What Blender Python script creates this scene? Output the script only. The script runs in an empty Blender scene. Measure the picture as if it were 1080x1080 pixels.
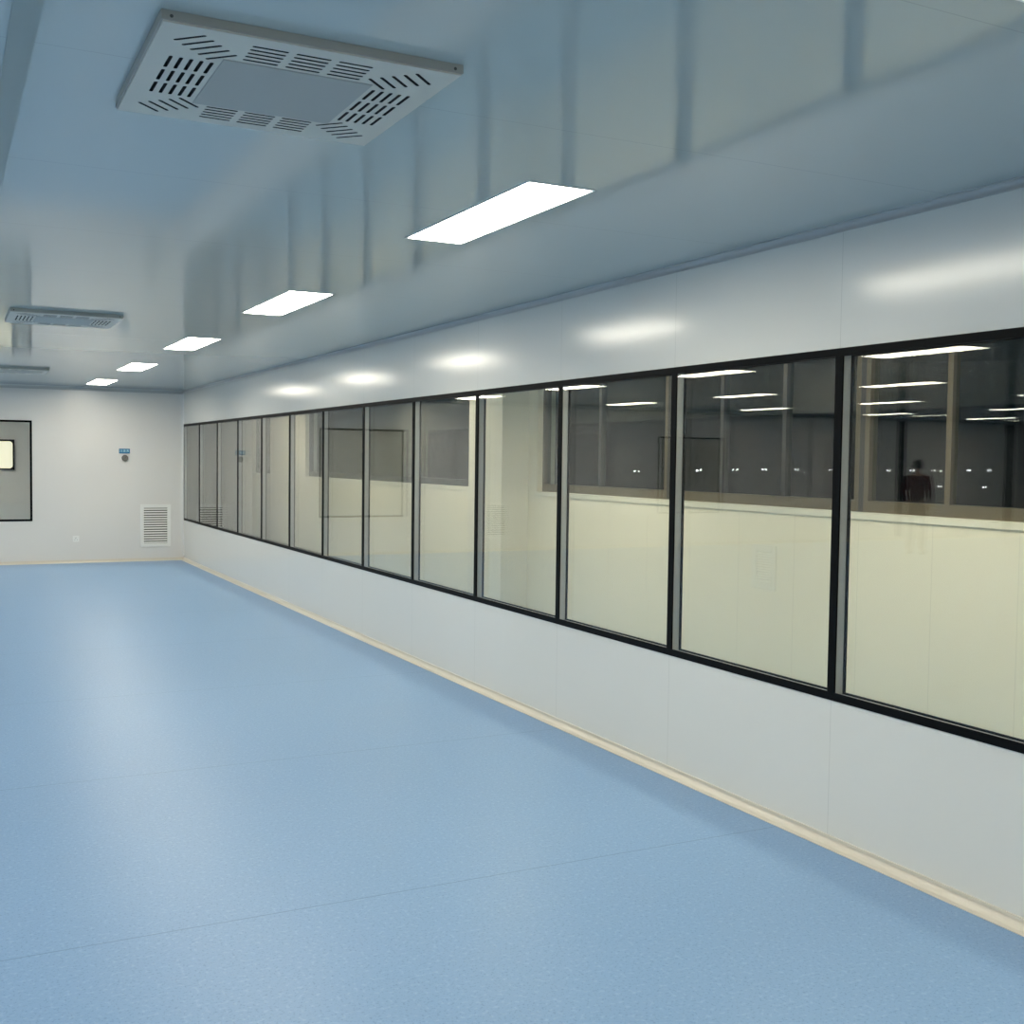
import bpy, bmesh, math, random
from mathutils import Vector, Matrix
random.seed(7)
S = bpy.context.scene
COL = S.collection
PI = math.pi

# ------------------------------------------------------------------ camera
FL, YAW, PITCH, ROLL, CH = 1183.37, 0.471176, -0.046328, 0.013137, 1.6086
fwd = Vector((math.sin(YAW)*math.cos(PITCH), math.cos(YAW)*math.cos(PITCH), math.sin(PITCH)))
rt = Vector((math.cos(YAW), -math.sin(YAW), 0)); up = rt.cross(fwd)
rt2 = math.cos(ROLL)*rt + math.sin(ROLL)*up; up2 = rt2.cross(fwd)
cam = bpy.data.objects.new('camera', bpy.data.cameras.new('camera'))
COL.objects.link(cam)
cam.data.sensor_width = 36; cam.data.lens = FL/1080*36; cam.data.clip_start = .05; cam.data.clip_end = 200
mw = Matrix((rt2, up2, -fwd)).transposed().to_4x4(); mw.translation = Vector((0, 0, CH))
cam.matrix_world = mw
S.camera = cam

# ------------------------------------------------------------------ world, exposure
w = bpy.data.worlds.new('night'); S.world = w; w.use_nodes = True
w.node_tree.nodes['Background'].inputs[0].default_value = (.02, .025, .03, 1)
w.node_tree.nodes['Background'].inputs[1].default_value = .12
S.view_settings.view_transform = 'Standard'; S.view_settings.look = 'None'
S.view_settings.gamma = 1; S.view_settings.use_curve_mapping = False
S.view_settings.exposure = 0.0
ROOM_LIGHT = 31.0         # radiance of the ceiling panels
HALL_LIGHT = 34.0        # radiance of the panels in the passage behind the glass

# ------------------------------------------------------------------ measures
XR, D, P, ZS, ZT, HC = 3.334, 17.702, 1.1784, 0.616, 2.09, 2.6
XL, YB = -16.0, -4.0     # left and back walls, both out of frame
XO = 5.3                 # outer wall of the passage
YE = 31.0                # far end of the passage

# ------------------------------------------------------------------ materials
def mat(name, col=(.8, .8, .8), rough=.5, metal=0, spec=.5, emit=None, es=0, coat=0, coatr=.05):
    m = bpy.data.materials.new(name); m.use_nodes = True
    b = m.node_tree.nodes['Principled BSDF']
    b.inputs['Base Color'].default_value = (*col, 1); b.inputs['Roughness'].default_value = rough
    b.inputs['Metallic'].default_value = metal; b.inputs['Specular IOR Level'].default_value = spec
    b.inputs['Coat Weight'].default_value = coat; b.inputs['Coat Roughness'].default_value = coatr
    if emit: b.inputs['Emission Color'].default_value = (*emit, 1); b.inputs['Emission Strength'].default_value = es
    return m
def N(m, t, **kw):
    n = m.node_tree.nodes.new(t)
    for k, v in kw.items(): setattr(n, k, v)
    return n
def L(m, a, b): m.node_tree.links.new(a, b)
def math_(m, op, a, b=None, c=None):
    n = N(m, 'ShaderNodeMath', operation=op)
    for i, v in enumerate((a, b, c)):
        if v is None: continue
        if isinstance(v, (int, float)): n.inputs[i].default_value = v
        else: L(m, v, n.inputs[i])
    return n.outputs[0]
def mix(m, fac, a, b):
    n = N(m, 'ShaderNodeMix', data_type='RGBA')
    if isinstance(fac, (int, float)): n.inputs[0].default_value = fac
    else: L(m, fac, n.inputs[0])
    for i, v in ((6, a), (7, b)):
        if isinstance(v, tuple): n.inputs[i].default_value = (*v, 1)
        else: L(m, v, n.inputs[i])
    return n.outputs[2]
def noise(m, scale, detail=2, vec=None):
    n = N(m, 'ShaderNodeTexNoise'); n.inputs['Scale'].default_value = scale; n.inputs['Detail'].default_value = detail
    if vec is None: vec = N(m, 'ShaderNodeTexCoord').outputs['Object']
    L(m, vec, n.inputs['Vector']); return n.outputs[0]
def ramp(m, fac, stops):
    n = N(m, 'ShaderNodeValToRGB'); L(m, fac, n.inputs[0])
    e = n.color_ramp.elements
    while len(e) < len(stops): e.new(.5)
    for el, (p, c) in zip(e, stops): el.position = p; el.color = (c, c, c, 1) if isinstance(c, (int, float)) else (*c, 1)
    return n.outputs[0]
def seam(m, axis, origin, pitch, width):
    """1 on thin joint lines repeating along an axis"""
    sx = N(m, 'ShaderNodeSeparateXYZ'); L(m, N(m, 'ShaderNodeTexCoord').outputs['Object'], sx.inputs[0])
    v = math_(m, 'ADD', math_(m, 'SUBTRACT', sx.outputs[axis], origin), 100*pitch + width/2)
    v = math_(m, 'MODULO', v, pitch)
    return math_(m, 'LESS_THAN', v, width)
def panel(name, col, rough, axis, origin, pitch, width, dark, spec=.5, wav=.0):
    m = mat(name, col, rough, spec=spec)
    b = m.node_tree.nodes['Principled BSDF']
    s = seam(m, axis, origin, pitch, width)
    c = mix(m, s, col, tuple(x*dark for x in col))
    L(m, c, b.inputs['Base Color'])
    if wav:
        bp = N(m, 'ShaderNodeBump'); bp.inputs['Strength'].default_value = wav; bp.inputs['Distance'].default_value = .02
        L(m, noise(m, 1.6, 1), bp.inputs['Height']); L(m, bp.outputs[0], b.inputs['Normal'])
    return m

M = {}
M['wall_side'] = panel('white_steel_panel_side', (.70, .705, .67), .18, 1, D, P, .003, .82)
M['wall_far'] = mat('white_steel_panel_far', (.72, .705, .68), .28)
M['wall_plain'] = mat('white_steel_panel', (.72, .715, .70), .3)
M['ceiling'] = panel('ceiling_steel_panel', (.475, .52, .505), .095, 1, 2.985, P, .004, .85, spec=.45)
M['cream'] = panel('cream_panel', (.80, .765, .64), .35, 1, 4.84, .61, .004, .85)
M['cream_plain'] = mat('cream_paint', (.78, .76, .66), .35)
M['column'] = mat('column_board', (.74, .72, .62), .4)
M['skirt'] = mat('cream_cove_plastic', (.68, .64, .555), .3)
M['cove'] = mat('white_cove_aluminium', (.50, .50, .49), .4)
M['black'] = mat('black_frit', (.004, .005, .006), .5, spec=.06)
M['spacer'] = mat('grey_jamb', (.36, .37, .36), .45)
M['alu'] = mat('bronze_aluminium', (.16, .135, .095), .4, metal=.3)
M['dimalu'] = mat('dimmed_dark_aluminium', (.045, .045, .045), .4)  # dark posts; also window metal with the weaker light put into its colour
M['white'] = mat('white_enamel', (.82, .82, .80), .3)
M['acplate'] = mat('greyish_plastic', (.64, .60, .52), .45)
M['acgrey'] = mat('grey_filter_mesh', (.45, .44, .41), .7)
M['dark'] = mat('dark_slot', (.02, .02, .022), .7)
M['ventback'] = mat('grey_duct', (.07, .07, .07), .7)
M['grey'] = mat('grey_metal', (.10, .095, .088), .4, metal=.2)
M['dial'] = mat('grey_dial', (.17, .165, .15), .35)
M['blue'] = mat('blue_sign', (.004, .14, .30), .35)
M['cyan'] = mat('pale_lettering', (.50, .78, .90), .4)
M['door'] = mat('pale_grey_door', (.50, .51, .47), .35)
M['doorline'] = mat('door_edge_rubber', (.28, .29, .26), .5)
M['light'] = mat('panel_light', (.9, .9, .9), .4, emit=(1.0, .93, .775), es=ROOM_LIGHT)
M['halllight'] = mat('passage_panel_light', (.9, .9, .9), .4, emit=(1.0, .93, .74), es=HALL_LIGHT)
M['dimlight'] = mat('dim_panel_light', (.9, .9, .9), .4, emit=(1.0, .95, .78), es=44.0)
M['litpane'] = mat('lit_vision_pane', (.6, .6, .5), .3, emit=(1.0, .95, .70), es=.72)
M['led'] = mat('white_led', (.9, .9, .9), .3, emit=(.95, 1, 1), es=60)
M['brushed'] = mat('brushed_steel', (.5, .5, .5), .35, metal=1)
# blue sheet vinyl floor with flecks and welded seams
m = mat('blue_vinyl', (.2, .4, .65), .40, spec=.38); M['floor'] = m
b = m.node_tree.nodes['Principled BSDF']
base = (.20, .342, .555)
fl1 = ramp(m, noise(m, 120, 2), [(.56, 0), (.66, 1)])
fl2 = ramp(m, noise(m, 60, 3), [(.56, 0), (.66, 1)])
c = mix(m, math_(m, 'MULTIPLY', fl1, .55), base, (.09, .19, .36))
c = mix(m, math_(m, 'MULTIPLY', fl2, .35), c, (.34, .50, .68))
c = mix(m, math_(m, 'MULTIPLY', seam(m, 1, 3.835, 1.98, .005), .55), c, (.06, .13, .25))
L(m, c, b.inputs['Base Color'])
# thin clear glass (Schlick reflection over straight-through transmission)
def glass(name, tint, f0=.03, gain=1.0):
    m = bpy.data.materials.new(name); m.use_nodes = True
    nt = m.node_tree; nt.nodes.remove(nt.nodes['Principled BSDF'])
    g = N(m, 'ShaderNodeNewGeometry')
    vm = N(m, 'ShaderNodeVectorMath', operation='DOT_PRODUCT')
    L(m, g.outputs['Normal'], vm.inputs[0]); L(m, g.outputs['Incoming'], vm.inputs[1])
    ca = math_(m, 'ABSOLUTE', vm.outputs['Value'])
    p5 = math_(m, 'POWER', math_(m, 'SUBTRACT', 1.0, ca), 5)
    F = math_(m, 'ADD', f0, math_(m, 'MULTIPLY', p5, (1-f0)*gain))
    tr = N(m, 'ShaderNodeBsdfTransparent'); tr.inputs[0].default_value = (*tint, 1)
    gl = N(m, 'ShaderNodeBsdfGlossy'); gl.inputs['Roughness'].default_value = 0.0
    mx = N(m, 'ShaderNodeMixShader'); L(m, F, mx.inputs[0]); L(m, tr.outputs[0], mx.inputs[1]); L(m, gl.outputs[0], mx.inputs[2])
    L(m, mx.outputs[0], nt.nodes['Material Output'].inputs[0])
    return m
M['glass'] = glass('clear_glass', (.985, .99, .975))
M['outglass'] = glass('outer_glass', (.85, .90, .87))

# ------------------------------------------------------------------ mesh helpers
def bx(bm, x0, x1, y0, y1, z0, z1, mi=0):
    vs = [bm.verts.new((x, y, z)) for x in (x0, x1) for y in (y0, y1) for z in (z0, z1)]
    for f in ((0, 1, 3, 2), (4, 6, 7, 5), (0, 4, 5, 1), (2, 3, 7, 6), (0, 2, 6, 4), (1, 5, 7, 3)):
        fc = bm.faces.new([vs[i] for i in f]); fc.material_index = mi
def obj(name, bm, m, parent=None, smooth=False, bevel=0, loc=None):
    bmesh.ops.recalc_face_normals(bm, faces=bm.faces[:])
    me = bpy.data.meshes.new(name); bm.to_mesh(me); bm.free()
    for k in (m if isinstance(m, list) else [m]): me.materials.append(k)
    if smooth:
        for p in me.polygons: p.use_smooth = True
    o = bpy.data.objects.new(name, me); COL.objects.link(o)
    if parent: o.parent = parent
    if loc: o.location = loc
    if bevel:
        md = o.modifiers.new('bevel', 'BEVEL'); md.width = bevel; md.segments = 2; md.limit_method = 'ANGLE'
    return o
def boxes(name, lst, m, parent=None, bevel=0):
    bm = bmesh.new()
    for l in lst: bx(bm, *l)
    return obj(name, bm, m, parent, bevel=bevel)
def struct(o): o['kind'] = 'structure'; return o
def thing(name, label, cat, loc=(0, 0, 0), group=None, rotz=0):
    o = bpy.data.objects.new(name, None); COL.objects.link(o); o.location = loc; o.rotation_euler = (0, 0, rotz)
    o.empty_display_size = .1
    o['label'] = label; o['category'] = cat
    if group: o['group'] = group
    return o
def empty(name, loc=(0, 0, 0)):
    o = bpy.data.objects.new(name, None); COL.objects.link(o); o.location = loc; o.empty_display_size = .1; return o
def dup(root, loc, label=None, group=None):
    r = root.copy(); COL.objects.link(r); r.location = loc
    if label: r['label'] = label
    if group: r['group'] = group
    for ch in list(root.children):
        c = ch.copy(); COL.objects.link(c); c.parent = r
        for g in list(ch.children):
            d = g.copy(); COL.objects.link(d); d.parent = c
    return r
def holed(axis, a0, a1, u0, u1, z0, z1, holes):
    """boxes of a wall slab from a0 to a1 on axis, spanning u and z, minus rectangular holes (u0,u1,z0,z1)"""
    us = sorted({u0, u1, *[h[0] for h in holes], *[h[1] for h in holes]})
    zs = sorted({z0, z1, *[h[2] for h in holes], *[h[3] for h in holes]})
    out = []
    for ua, ub in zip(us, us[1:]):
        run = None
        for za, zb in zip(zs, zs[1:]):
            mu, mz = (ua+ub)/2, (za+zb)/2
            if any(h[0] < mu < h[1] and h[2] < mz < h[3] for h in holes):
                if run: out.append((ua, ub, *run)); run = None
            else: run = (run[0], zb) if run else (za, zb)
        if run: out.append((ua, ub, *run))
    return [(a0, a1, a, b_, c_, d) if axis == 0 else (a, b_, a0, a1, c_, d) for a, b_, c_, d in out]

# ------------------------------------------------------------------ room shell
WT = .05
NB = 14
Y0 = D - .012            # window band runs up to the far corner
YL = D - NB*P
struct(boxes('floor', [(XL, XR+WT, YB, D+.05, -.1, 0)], M['floor']))
struct(boxes('ceiling', [(XL-.1, XR+WT, YB-.1, D+.05, HC, HC+.1)], M['ceiling']))
struct(boxes('wall_right', holed(0, XR, XR+WT, YB, D+WT, 0, HC, [(YL, Y0, ZS, ZT)]), M['wall_side']))
struct(boxes('wall_left', [(XL-.1, XL, YB, D+.05, 0, HC)], M['wall_plain']))
struct(boxes('wall_back', [(XL, XR, YB-.1, YB, 0, HC)], M['wall_plain']))
W1 = (-.28, 1.185); W2 = (-6.9, -5.43)
VENTS = [(2.69, 3.14), (-2.25, -1.80)]
holes = [(*W1, ZS+.01, ZT), (*W2, ZS+.01, ZT)]
struct(boxes('wall_far', holed(1, D, D+WT, XL, XR, 0, HC, holes), M['wall_far']))

def cove(name, p0, p1, inward, r, z, up_, m, lip=0):
    """quarter-round cove between two surfaces: p0-p1 along the corner, inward = unit vector into the room"""
    bm = bmesh.new(); prof = []
    for i in range(9):
        a = i/8*PI/2
        prof.append((r*(1-math.sin(a)), r*(1-math.cos(a))))   # (off the wall, height): foot on floor to top of wall side
    prof = [(r+lip, 0), (r+lip, .003)] + [(u, max(v, .003)) for u, v in prof] + ([(.006, r), (.006, r+lip), (0, r+lip)] if lip else []) + [(0, 0)]
    rings = []
    for p in (p0, p1):
        rings.append([bm.verts.new((p[0]+inward[0]*u, p[1]+inward[1]*u, z + up_*v)) for u, v in prof])
    n = len(prof)
    for i in range(n): bm.faces.new([rings[0][i], rings[0][(i+1) % n], rings[1][(i+1) % n], rings[1][i]])
    bm.faces.new(rings[0]); bm.faces.new(rings[1][::-1])
    return obj(name, bm, m)
struct(cove('baseboard_right', (XR, YB), (XR, D), (-1, 0), .034, 0, 1, M['skirt'], .010))
struct(cove('baseboard_far', (XL, D), (XR, D), (0, -1), .034, 0, 1, M['skirt'], .010))
struct(cove('trim_1', (XR, YB), (XR, D), (-1, 0), .026, HC, -1, M['cove'], .006))
struct(cove('trim_2', (XL, D), (XR, D), (0, -1), .04, HC, -1, M['cove'], .01))
# vertical quarter round in the far corner
bm = bmesh.new(); r = .04; pts = [(XR - r*(1-math.sin(i/8*PI/2)), D - r*(1-math.cos(i/8*PI/2))) for i in range(9)] + [(XR, D)]
a = [bm.verts.new((x, y, .07)) for x, y in pts]; b2 = [bm.verts.new((x, y, HC-.04)) for x, y in pts]
for i in range(len(pts)): j = (i+1) % len(pts); bm.faces.new([a[i], a[j], b2[j], b2[i]])
bm.faces.new(a); bm.faces.new(b2[::-1])
struct(obj('trim_3', bm, M['wall_plain']))
M['batten'] = mat('grey_batten', (.29, .335, .32), .4)
struct(boxes('trim_4', [(.150, .210, YB, D-.04, HC-.004, HC+.002)], M['batten']))

# ------------------------------------------------------------------ window band in the right wall: double-glazed flush panes with black borders
def border(u0, u1, z0, z1, bu, bz, x0, x1, axis=0):
    q = [(u0, u0+bu, z0, z1), (u1-bu, u1, z0, z1), (u0+bu, u1-bu, z0, z0+bz), (u0+bu, u1-bu, z1-bz, z1)]
    return [(x0, x1, a, b_, c_, d) if axis == 0 else (a, b_, x0, x1, c_, d) for a, b_, c_, d in q]
wn = 1
for k in range(NB):
    ya = D-(k+1)*P; yb = D-k*P if k else Y0
    e = struct(empty('window_%d' % wn, (XR, (ya+yb)/2, ZS))); wn += 1
    off = Vector(e.location)
    def loc(l): return [(a-off.x, b_-off.x, c_-off.y, d-off.y, f-off.z, g-off.z) for a, b_, c_, d, f, g in l]
    boxes('window_frame', loc(border(ya+.0005, yb-.0005, ZS, ZT, .0205, .034, XR-.004, XR+.004)), M['black'], e)
    boxes('window_jamb', loc(border(ya+.001, yb-.001, ZS+.0, ZT, .0205, .026, XR+.0045, XR+WT-.008)), M['spacer'], e)
    boxes('rear_frame', loc(border(ya+.001, yb-.001, ZS, ZT, .030, .034, XR+WT-.0075, XR+WT+.002)), M['black'], e)
    boxes('front_pane', loc([(XR, XR+.004, ya+.021, yb-.021, ZS+.034, ZT-.034)]), M['glass'], e)
    boxes('rear_pane', loc([(XR+WT-.006, XR+WT-.002, ya+.031, yb-.031, ZS+.034, ZT-.034)]), M['glass'], e)

# windows in the far wall
for (xa, xb) in (W1, W2):
    e = struct(empty('window_%d' % wn, ((xa+xb)/2, D, ZS))); wn += 1
    off = Vector(e.location)
    boxes('window_frame', loc(border(xa, xb, ZS+.01, ZT, .03, .03, D-.004, D+.006, 1)), M['black'], e)
    boxes('window_jamb', loc(border(xa, xb, ZS+.01, ZT, .02, .02, D+.007, D+WT, 1)), M['spacer'], e)
    boxes('front_pane', loc([(xa+.03, xb-.03, D, D+.004, ZS+.04, ZT-.03)]), M['glass'], e)

# ------------------------------------------------------------------ passage behind the glass
COLS = [(10.05, 10.84), (21.35, 23.4)]
struct(boxes('floor_passage', [(XR+WT, XO, -1, YE, -.1, 0)], M['floor']))
struct(boxes('ceiling_passage', [(XR+WT, XO+.2, -1, YE, HC, HC+.1)], M['wall_plain']))
struct(boxes('wall_passage_end', [(XR, XO+.2, YE, YE+.1, -.1, HC+.1)], M['cream_plain']))
struct(boxes('wall_passage_back', [(XR+WT, XO+.2, -1.1, -1, -.1, HC+.1)], M['cream_plain']))
struct(boxes('wall_passage_inner', [(XR-.02, XR+WT, D+WT, YE, 0, HC)], M['cream_plain']))
ZW = 1.30
openings = [(-.8, 9.86), (10.95, 17.85), (20.05, 21.3)]
struct(boxes('wall_outer', holed(0, XO, XO+.2, -1, YE, 0, HC, [(a, b_, ZW, 2.56) for a, b_ in openings]), M['cream']))
for i, (a, b_) in enumerate(COLS):
    struct(boxes('wall_column_%d' % (i+1), [(XO-.30, XO, a, b_, 0, HC)], M['column']))
for i, (a, b_) in enumerate(openings):
    struct(boxes('trim_%d' % (5+i), [(XO-.012, XO+.02, a-.05, b_+.05, ZW-.045, ZW)], M['cream_plain'], bevel=.003))
# bronze aluminium windows looking out into the night
for (a, b_) in openings:
    near = a < 0
    cuts = [a, 1.38, 3.52, 5.50, 7.68, b_] if near else [a, b_]
    for cpost in cuts[1:-1]:
        struct(boxes('trim_%d' % (20+cuts.index(cpost)), [(XO+.06, XO+.14, cpost-.022, cpost+.022, ZW, 2.56)], M['dimalu']))
    for u0, u1 in zip(cuts, cuts[1:]):
        if u0 in cuts[1:-1]: u0 += .0225
        if u1 in cuts[1:-1]: u1 -= .0225
        e = struct(empty('window_%d' % wn, (XO+.1, (u0+u1)/2, ZW))); wn += 1
        off = Vector(e.location)
        fm = M['alu'] if near else M['dimalu']  # farther frames get a darker colour in place of dimmer light
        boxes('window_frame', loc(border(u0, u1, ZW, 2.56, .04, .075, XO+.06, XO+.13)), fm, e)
        if near:
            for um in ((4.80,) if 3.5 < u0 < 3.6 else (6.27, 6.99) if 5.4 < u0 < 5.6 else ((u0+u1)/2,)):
                boxes('mullion', loc([(XO+.065, XO+.12, um-.02, um+.02, ZW+.075, 2.485)]), M['alu'] if um < 6 else M['dimalu'], e)  # bars farther along are coloured darker to look less lit
        boxes('outer_pane', loc([(XO+.09, XO+.095, u0+.04, u1-.04, ZW+.075, 2.485)]), M['outglass'], e)

# ------------------------------------------------------------------ rooms behind the far wall
YR = 20.5
struct(boxes('floor_annex', [(-8, XR-.02, D+WT, YR, -.1, 0)], M['floor']))
struct(boxes('ceiling_annex', [(-8, XR-.02, D+WT, YR, HC, HC+.1)], M['wall_plain']))
struct(boxes('wall_annex_far', [(-8, XR-.02, YR, YR+.1, 0, HC)], M['wall_plain']))
struct(boxes('wall_annex_left', [(-8.1, -8, D+WT, YR, 0, HC)], M['wall_plain']))
def rrect(bm, x0, x1, z0, z1, r, y0, y1, mi=0):
    pts = []
    for cx, cz, a0 in ((x1-r, z1-r, 0), (x0+r, z1-r, 90), (x0+r, z0+r, 180), (x1-r, z0+r, 270)):
        for i in range(7):
            t = math.radians(a0+i*15); pts.append((cx+r*math.cos(t), cz+r*math.sin(t)))
    A = [bm.verts.new((x, y0, z)) for x, z in pts]; B = [bm.verts.new((x, y1, z)) for x, z in pts]
    n = len(pts)
    for i in range(n): bm.faces.new([A[i], A[(i+1) % n], B[(i+1) % n], B[i]])
    bm.faces.new(A); bm.faces.new(B[::-1])
dn = 1
def door(x0, x1, h, y, vis=None, lit=True):
    global dn
    e = struct(empty('door_%d' % dn, ((x0+x1)/2, y, 0))); dn += 1
    off = Vector(e.location)
    boxes('door_frame', loc([(x0-.012, x0, y-.012, y, 0, h+.012), (x1, x1+.012, y-.012, y, 0, h+.012), (x0, x1, y-.012, y, h, h+.012)]), M['doorline'], e)
    boxes('door_leaf', loc([(x0+.003, x1-.003, y-.03, y, .006, h-.003)]), M['door'], e, bevel=.002)
    if vis:
        a, b_, c_, d = vis
        bm = bmesh.new(); bx(bm, a-.03-off.x, b_+.03-off.x, -.036, -.0305, c_-.03, d+.03); obj('vision_frame', bm, M['black'], e)
        bm = bmesh.new(); rrect(bm, a-off.x, b_-off.x, c_, d, .05, -.040, -.0365); obj('vision_pane', bm, M['litpane'] if lit else M['spacer'], e)
    hx = x0+.08
    bm = bmesh.new(); bx(bm, hx-off.x-.02, hx-off.x+.02, -.042, -.0305, .98, 1.16); bx(bm, hx-off.x-.008, hx-off.x+.12, -.065, -.05, 1.07, 1.088); bx(bm, hx-off.x-.008, hx-off.x+.008, -.065, -.042, 1.07, 1.088)
    obj('door_handle', bm, M['brushed'], e, bevel=.002)
door(.30, 1.25, 2.01, YR, (.45, 1.07, 1.36, 1.81))
door(-5.30, -4.62, 2.2, D)

# ------------------------------------------------------------------ recessed ceiling lights
def make_light(label, m):
    t = thing('ceiling_light', label, 'ceiling light', (0, 0, HC))
    boxes('frame', [(-.140, -.132, -.594, .594, -.004, .001), (.132, .140, -.594, .594, -.004, .001), (-.132, .132, -.594, -.586, -.004, .001), (-.132, .132, .586, .594, -.004, .001)], M['white'], t)
    bm = bmesh.new()
    # rounded-corner diffuser
    pts = []; r = .02
    for cx, cy, a0 in ((.130-r, .583-r, 0), (-.130+r, .583-r, 90), (-.130+r, -.583+r, 180), (.130-r, -.583+r, 270)):
        for i in range(5):
            a_ = math.radians(a0+i*22.5); pts.append((cx+r*math.cos(a_), cy+r*math.sin(a_)))
    A = [bm.verts.new((x, y, -.003)) for x, y in pts]; B = [bm.verts.new((x, y, .001)) for x, y in pts]
    for i in range(len(pts)): bm.faces.new([A[i], A[(i+1) % len(pts)], B[(i+1) % len(pts)], B[i]])
    bm.faces.new(A); bm.faces.new(B[::-1])
    obj('diffuser', bm, m, t)
    return t
L1 = make_light('nearest fully visible lit panel in the diagonal row on the ceiling', M['light'])
names = {1: 'second lit panel along the ceiling row, beyond the large nearest one', 2: 'middle lit panel of the five in the ceiling row',
         3: 'fourth lit panel of the ceiling row, one before the far wall', 4: 'smallest lit panel of the row, nearest the far wall',
         -1: 'lit panel just cut by the top right corner of the photo', -2: 'lit panel of the row behind the viewpoint'}
ordn = ['first', 'second', 'third', 'fourth', 'fifth', 'sixth']
rowx = [2.0, -.97, -3.85, -6.75, -9.8, -12.7]
for ri, x in enumerate(rowx):
    for k in range(-2, 5):
        y = 4.165+3.03*k - (.045 if k < 0 else 0)
        if ri == 0: x = 2.006 - .009*k
        if ri == 0 and k == 0:
            L1.location = (x, y, HC); L1['group'] = 'lit panels in the row beside the window wall'; continue
        if ri == 0: dup(L1, (x, y, HC), names[k], 'lit panels in the row beside the window wall')
        else: dup(L1, (x, y, HC), 'lit panel of the %s row from the window wall, a reflected streak' % ordn[ri], 'lit panels of the %s row' % ordn[ri])
hl = make_light('lit panel on the ceiling of the passage behind the glass', M['halllight'])
hl['group'] = 'lit panels above the passage'; hl.location = (4.2, 1.2, HC)
for k in range(1, 6): dup(hl, (4.2, 1.2+k*3.4, HC))
dl = make_light('lit panel on the ceiling of the room behind the far window', M['dimlight'])
dl['group'] = 'lit panels in the room behind the far wall'; dl.location = (-.4, 18.6, HC)
dup(dl, (-5.8, 18.6, HC))

# ------------------------------------------------------------------ ceiling air-conditioning cassettes
def slot(bm, cx, cy, ln, wd, ang, z0, z1):
    c_, s_ = math.cos(ang), math.sin(ang); n = 5; pts = []
    for sgn in (1, -1):
        for i in range(n):
            t = -PI/2 + i*PI/(n-1)
            u = sgn*(ln/2-wd/2 + wd/2*math.cos(t)); v = sgn*wd/2*math.sin(t); pts.append((cx+u*c_-v*s_, cy+u*s_+v*c_))
    A = [bm.verts.new((x, y, z0)) for x, y in pts]; B = [bm.verts.new((x, y, z1)) for x, y in pts]
    for i in range(len(pts)): bm.faces.new([A[i], A[(i+1) % len(pts)], B[(i+1) % len(pts)], B[i]])
    bm.faces.new(A); bm.faces.new(B[::-1])
def make_cassette():
    t = thing('ceiling_cassette', 'large grey-white square air conditioning panel with slotted border, nearest on the ceiling', 'air conditioner', (0, 0, HC), 'square air conditioning panels on the ceiling')
    H = .364; T = .026
    cut = bmesh.new()
    for side in range(4):
        R_ = Matrix.Rotation(side*PI/2, 3, 'Z')
        for g in (-1, 0, 1):
            for i in range(5):
                p = R_ @ Vector((g*.106, -.308 + i*.0245, 0))
                slot(cut, p.x, p.y, .088, .0095, side*PI/2, -T-.01, -T+.016)
        for i in range(5):
            s = (i-2)*.0235/1.0
            c0 = Vector((-.245, -.245, 0)) + Vector((1, 1, 0))*s*.98
            p = R_ @ c0
            slot(cut, p.x, p.y, .088, .0095, side*PI/2 - PI/4, -T-.01, -T+.016)
    co = obj('slot_cutter', cut, M['dark'], t)
    bm = bmesh.new(); bx(bm, -H, H, -H, H, -T, -.0005)
    pl = obj('cover_plate', bm, [M['acplate'], M['dark']], t)
    md = pl.modifiers.new('cut', 'BOOLEAN'); md.object = co; md.operation = 'DIFFERENCE'; md.solver = 'EXACT'
    try: md.material_mode = 'TRANSFER'
    except Exception: pass
    bpy.context.view_layer.update()
    dg = bpy.context.evaluated_depsgraph_get()
    me = bpy.data.meshes.new_from_object(pl.evaluated_get(dg))
    pl.modifiers.clear(); pl.data = me
    # faces that sit inside the slots are dark
    if len(me.materials) < 2: me.materials.append(M['dark'])
    di = [i for i, mm in enumerate(me.materials) if mm == M['dark']][0]
    for f in me.polygons:
        c_ = f.center
        if -T+.0005 < c_.z < -.002 and max(abs(c_.x), abs(c_.y)) < H-.01: f.material_index = di
    bpy.data.objects.remove(co)
    boxes('filter_panel', [(-.192, .192, -.190, .190, -T-.003, -T+.001)], M['acgrey'], t, bevel=.002)
    boxes('edge_flange', [(-H-.004, H+.004, -H-.004, -H, -T+.004, -.0005), (-H-.004, H+.004, H, H+.004, -T+.004, -.0005), (-H-.004, -H, -H, H, -T+.004, -.0005), (H, H+.004, -H, H, -T+.004, -.0005)], M['acflange'], t)
    for sx in (-1, 1):
        bm = bmesh.new(); bmesh.ops.create_cone(bm, cap_ends=True, segments=10, radius1=.004, radius2=.004, depth=.003)
        obj('screw', bm, M['grey'], t, loc=(sx*(H-.018), -H-.0035, -T/2)).rotation_euler = (PI/2, 0, 0)
    return t
M['acflange'] = mat('taupe_metal_edge', (.42, .40, .35), .45)
AC = make_cassette(); AC.location = (.814, 2.99, HC)
dup(AC, (.80, 8.78, HC), 'square air conditioning panel in the middle distance by the left edge of the photo')
dup(AC, (.775, 14.5, HC), 'most distant square air conditioning panel, a thin dark line near the far wall')

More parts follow.
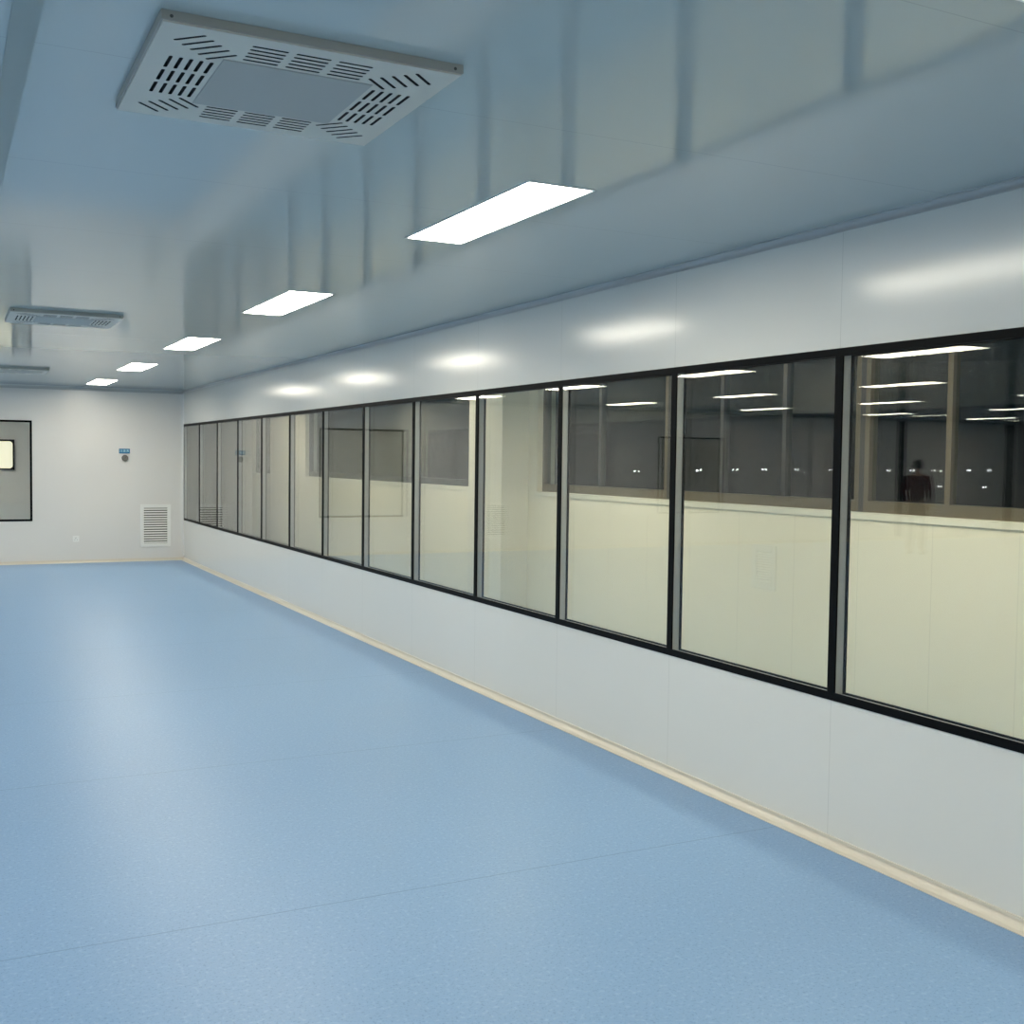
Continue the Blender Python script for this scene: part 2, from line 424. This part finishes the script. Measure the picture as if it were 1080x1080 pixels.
# ------------------------------------------------------------------ return-air grilles
def grille(name, label, x0, x1, z0, z1, y, group=None, nsl=15):
    t = thing(name, label, 'vent', ((x0+x1)/2, y, z0), group)
    w2 = (x1-x0)/2; h = z1-z0; fb = .052
    boxes('frame', [(-w2, -w2+fb, -.014, 0, 0, h), (w2-fb, w2, -.014, 0, 0, h), (-w2+fb, w2-fb, -.014, 0, 0, fb), (-w2+fb, w2-fb, -.014, 0, h-fb, h)], M['white'], t, bevel=.003)
    boxes('backing', [(-w2+fb, w2-fb, -.002, 0, fb, h-fb)], M['ventback'], t)
    bm = bmesh.new(); n = nsl; sp = (h-2*fb)/n
    for i in range(n):
        z = fb + sp*(i+.5)
        vs = [(-.013, z-sp*.30), (-.011, z-sp*.34), (-.003, z+sp*.16), (-.005, z+sp*.2)]
        A = [bm.verts.new((-w2+fb, a, b_)) for a, b_ in vs]; B = [bm.verts.new((w2-fb, a, b_)) for a, b_ in vs]
        for k in range(4): bm.faces.new([A[k], A[(k+1) % 4], B[(k+1) % 4], B[k]])
        bm.faces.new(A); bm.faces.new(B[::-1])
    obj('louver_slats', bm, M['white'], t)
    return t
grille('return_air_grille', 'white louvered air grille low on the far wall beside the corner', 2.69, 3.14, .215, .86, D)
grille('return_air_grille', 'louvered grille seen only as a reflection in the pane left of the column', -2.25, -1.80, .215, .86, D)
# small cream grille low on the outer wall of the passage
t = grille('wall_grille', 'faint cream louvered grille on the passage wall seen through the second widest pane', -.135, .135, .72, 1.04, 0, nsl=12)
t.location = (XO, 6.38, .70); t.rotation_euler = (0, 0, -PI/2); t.scale = (1, .35, 1)
for ch in t.children:
    ch.data = ch.data.copy(); ch.data.materials.clear(); ch.data.materials.append(M['cream_plain'])

# ------------------------------------------------------------------ sign, gauge, socket
t = thing('wall_sign', 'small blue sign plate with pale lettering on the far wall above the round gauge', 'sign', (2.465, D, 1.665))
boxes('plate', [(-.078, .078, -.005, 0, -.036, .036)], M['blue'], t, bevel=.001)
cu = bpy.data.curves.new('lettering', 'FONT'); cu.body = '压差表'; cu.size = .046; cu.align_x = 'CENTER'; cu.align_y = 'CENTER'; cu.extrude = .0006
to = bpy.data.objects.new('lettering', cu); COL.objects.link(to); bpy.context.view_layer.update()
me = bpy.data.meshes.new_from_object(to.evaluated_get(bpy.context.evaluated_depsgraph_get())); bpy.data.objects.remove(to)
me.materials.clear(); me.materials.append(M['cyan'])
lo = bpy.data.objects.new('lettering', me); COL.objects.link(lo); lo.parent = t; lo.location = (0, -.0058, 0); lo.rotation_euler = (PI/2, 0, 0)
def cyl(r, d, seg=32):
    bm = bmesh.new(); bmesh.ops.create_cone(bm, cap_ends=True, segments=seg, radius1=r, radius2=r, depth=d,
        matrix=Matrix.Rotation(PI/2, 4, 'X')); return bm
t = thing('pressure_gauge', 'small round grey gauge on the far wall under the blue sign', 'gauge', (2.47, D, 1.562))
obj('bezel', cyl(.046, .02), M['grey'], t, loc=(0, -.010, 0))
obj('dial', cyl(.036, .003), M['dial'], t, loc=(0, -.0212, 0))
bm = bmesh.new(); bx(bm, -.0015, .0015, -.0245, -.023, -.006, .028); nd = obj('needle', bm, M['black'], t); nd.rotation_euler = (0, .7, 0)
t = thing('wall_socket', 'small white socket plate low on the far wall left of the air grille', 'socket', (1.775, D, .358))
boxes('plate', [(-.045, .045, -.009, 0, -.045, .045)], M['white'], t, bevel=.003)
boxes('pin_slots', [(-.018, -.014, -.0096, -.008, -.02, -.006), (.014, .018, -.0096, -.008, -.02, -.006), (-.010, -.006, -.0096, -.008, .008, .02), (.006, .010, -.0096, -.008, .008, .02)], M['dark'], t)

# ------------------------------------------------------------------ small indicator lamps on the far wall, seen reflected in the dark panes
spots = [(-4.91, 1.43), (-6.34, 1.46), (-7.21, 1.48), (-7.94, 1.49), (-8.77, 1.49), (-9.68, 1.49), (-11.29, 1.49), (-11.98, 1.5), (-12.61, 1.5),
         (-13.72, 1.51), (-14.38, 1.52), (-15.0, 1.52), (-11.69, 1.17), (-12.82, 1.15), (-14.22, 1.13)]
proto = None
nth = ['first', 'second', 'third', 'fourth', 'fifth', 'sixth', 'seventh', 'eighth', 'ninth', 'tenth', 'eleventh', 'twelfth']
ilab = ['%s white glowing dot from the left, upper line reflected in the dark panes' % n for n in nth] + \
       ['%s white glowing dot of the lower three reflected in the dark glass' % n for n in ('leftmost', 'middle', 'rightmost')]
for li, (x, z) in enumerate(spots):
    if proto is None:
        proto = thing('indicator_lamp', ilab[0], 'indicator light', (x, D, z), 'indicator lamps reflected in the glass')
        obj('housing', cyl(.026, .008, 20), M['grey'], proto, loc=(0, -.004, 0)); obj('lens', cyl(.016, .006, 16), M['led'], proto, loc=(0, -.010, 0))
    else: dup(proto, (x, D, z), ilab[li])

# ------------------------------------------------------------------ dark pilasters on the far wall far to the left (reflected)
M['pilaster'] = mat('dark_pilaster', (.05, .055, .055), .5)
for i, (a, b_) in enumerate([(-11.75, -11.54), (-15.16, -14.88)]):
    struct(boxes('trim_%d' % (10+i), [(a, b_, D-.02, D, .08, 2.55)], M['pilaster']))

# ------------------------------------------------------------------ person in a maroon top (stands in the room to the left, seen reflected)
M['skin'] = mat('skin', (.45, .27, .19), .5)
M['shirt'] = mat('maroon_cloth', (.085, .010, .016), .85)
M['trouser'] = mat('dark_trousers', (.02, .022, .028), .85)
M['hair'] = mat('black_hair', (.012, .010, .010), .6)
M['shoe'] = mat('dark_shoes', (.02, .02, .02), .5)
def skinned(name, chains, m, parent, sub=2, root=(0, 0)):
    verts, rad, edges, idx = [], [], [], {}
    for ch in chains:
        prev = None
        for (p, r_) in ch:
            key = tuple(round(v, 4) for v in p)
            if key not in idx:
                idx[key] = len(verts); verts.append(p); rad.append(r_)
            k = idx[key]
            if prev is not None: edges.append((prev, k))
            prev = k
    me = bpy.data.meshes.new(name); me.from_pydata(verts, edges, [])
    o = bpy.data.objects.new(name, me); COL.objects.link(o); o.parent = parent
    md = o.modifiers.new('skin', 'SKIN'); md.use_smooth_shade = True
    for i, r_ in enumerate(rad):
        sv = me.skin_vertices[0].data[i]; sv.radius = r_ if isinstance(r_, tuple) else (r_, r_); sv.use_root = (i == 0)
    s_ = o.modifiers.new('sub', 'SUBSURF'); s_.levels = sub; s_.render_levels = sub
    bpy.context.view_layer.update()
    me2 = bpy.data.meshes.new_from_object(o.evaluated_get(bpy.context.evaluated_depsgraph_get()))
    o.modifiers.clear(); o.data = me2; me2.materials.clear(); me2.materials.append(m)
    for p in me2.polygons: p.use_smooth = True
    return o
pt = thing('person', 'person in a maroon top and dark trousers, standing, reflected in the widest dark pane', 'person', (-9.02, 14.75, 0), rotz=math.radians(-118))
pel = (0, 0, .96); che = (0, .01, 1.30); nek = (0, .0, 1.46)
def arm(s):
    sh = (s*.175, 0, 1.355); el = (s*.235, .03, 1.12); wr = (s*.205, -.10, .93); pm = (s*.19, -.145, .88)
    return sh, el, wr, pm
body = [[(pel, .12), ((0, 0, 1.12), .115), (che, .13), ((0, .0, 1.40), .10), (nek, .055), ((0, -.01, 1.53), .052)]]
for s in (-1, 1):
    sh, el, wr, pm = arm(s)
    body.append([((0, .0, 1.40), .10), (sh, .058), (tuple((Vector(sh)+Vector(el))/2), .047), (el, .038), (tuple((Vector(el)+Vector(wr))/2), .036), (wr, .026), (pm, (.034, .02))])
    hp = (s*.09, 0, .88); kn = (s*.10, -.02, .48); an = (s*.11, .01, .09)
    body.append([(pel, .12), (hp, .085), ((s*.095, -.01, .68), .075), (kn, .055), ((s*.105, .015, .33), .053), (an, .036), ((s*.12, -.10, .035), .032)])
    # four fingers and a thumb, curled towards the thigh
    d = (Vector(pm)-Vector(wr)).normalized(); side = Vector((0, .3, -1)).cross(d).normalized()
    for f, ln in zip((-1.5, -.5, .5, 1.5), (.058, .070, .074, .064)):
        b0 = Vector(pm)+side*f*.017
        body.append([(pm, .03), (tuple(b0+d*.018), .0095), (tuple(b0+d*(.018+ln*.5)+Vector((-s*.008, 0, -.008))), .0088), (tuple(b0+d*(.014+ln*.85)+Vector((-s*.02, 0, -.028))), .0075)])
    b0 = (Vector(wr)+Vector(pm))/2
    body.append([(wr, .026), (tuple(b0+side*-.032), .0115), (tuple(b0+side*-.046+d*.03), .010), (tuple(b0+side*-.042+d*.055), .008)])
bo = skinned('body', body, M['skin'], pt)
# head joined into the body mesh
bm = bmesh.new(); bm.from_mesh(bo.data)
def ell(c_, r_, seg=20):
    g = bmesh.ops.create_uvsphere(bm, u_segments=seg, v_segments=seg//2+4, radius=1)
    for v in g['verts']:
        x, y, z = v.co
        k = 1 - .22*max(0, -z)          # chin narrower than the crown
        v.co = Vector((c_[0]+x*r_[0]*k, c_[1]+y*r_[1]*k, c_[2]+z*r_[2]))
ell((0, -.02, 1.60), (.074, .092, .112), 24)
ell((0, -.113, 1.585), (.013, .016, .022), 10)
for s in (-1, 1):
    ell((s*.076, -.01, 1.595), (.010, .018, .030), 10)
    ell((s*.030, -.098, 1.615), (.012, .009, .008), 10)
ell((0, -.100, 1.545), (.024, .009, .008), 10)
bm.to_mesh(bo.data); bm.free()
for p in bo.data.polygons: p.use_smooth = True
sh_ch = [[((0, 0, .90), (.165, .14)), ((0, 0, 1.12), (.165, .14)), (che, (.178, .15)), ((0, 0, 1.405), .115), ((0, 0, 1.455), .066)]]
for s in (-1, 1):
    sh, el, wr, pm = arm(s)
    sh_ch.append([((0, 0, 1.405), .115), (sh, .08), (tuple((Vector(sh)+Vector(el))/2), .062), (el, .054), (tuple((Vector(el)+Vector(wr))/2), .046), (tuple(Vector(el)*.15+Vector(wr)*.85), .038)])
skinned('shirt', sh_ch, M['shirt'], pt)
tr_ch = [[((0, 0, 1.0), (.135, .11)), ((0, 0, .92), (.145, .12))]]
for s in (-1, 1):
    tr_ch.append([((0, 0, .92), (.145, .12)), ((s*.09, 0, .82), .098), ((s*.095, -.01, .66), .088), ((s*.10, -.02, .48), .072), ((s*.105, .012, .30), .066), ((s*.11, .012, .10), .062)])
skinned('trousers', tr_ch, M['trouser'], pt)
bm = bmesh.new()
g = bmesh.ops.create_uvsphere(bm, u_segments=24, v_segments=16, radius=1)
for v in g['verts']:
    x, y, z = v.co
    v.co = Vector((x*.084, -.008+y*.099, 1.622+z*.100))
bmesh.ops.delete(bm, geom=[v for v in bm.verts if v.co.y < -.045 and v.co.z < 1.655 or v.co.z < 1.545], context='VERTS')
bmesh.ops.solidify(bm, geom=bm.faces[:], thickness=.008)
obj('hair', bm, M['hair'], pt, smooth=True)
for s in (-1, 1):
    bm = bmesh.new(); g = bmesh.ops.create_uvsphere(bm, u_segments=16, v_segments=10, radius=1)
    for v in g['verts']:
        x, y, z = v.co; v.co = Vector((s*.115+x*.046*(1+.15*-y), -.055+y*.135, max(0, .04+z*.05)))
    obj('shoe', bm, M['shoe'], pt, smooth=True)
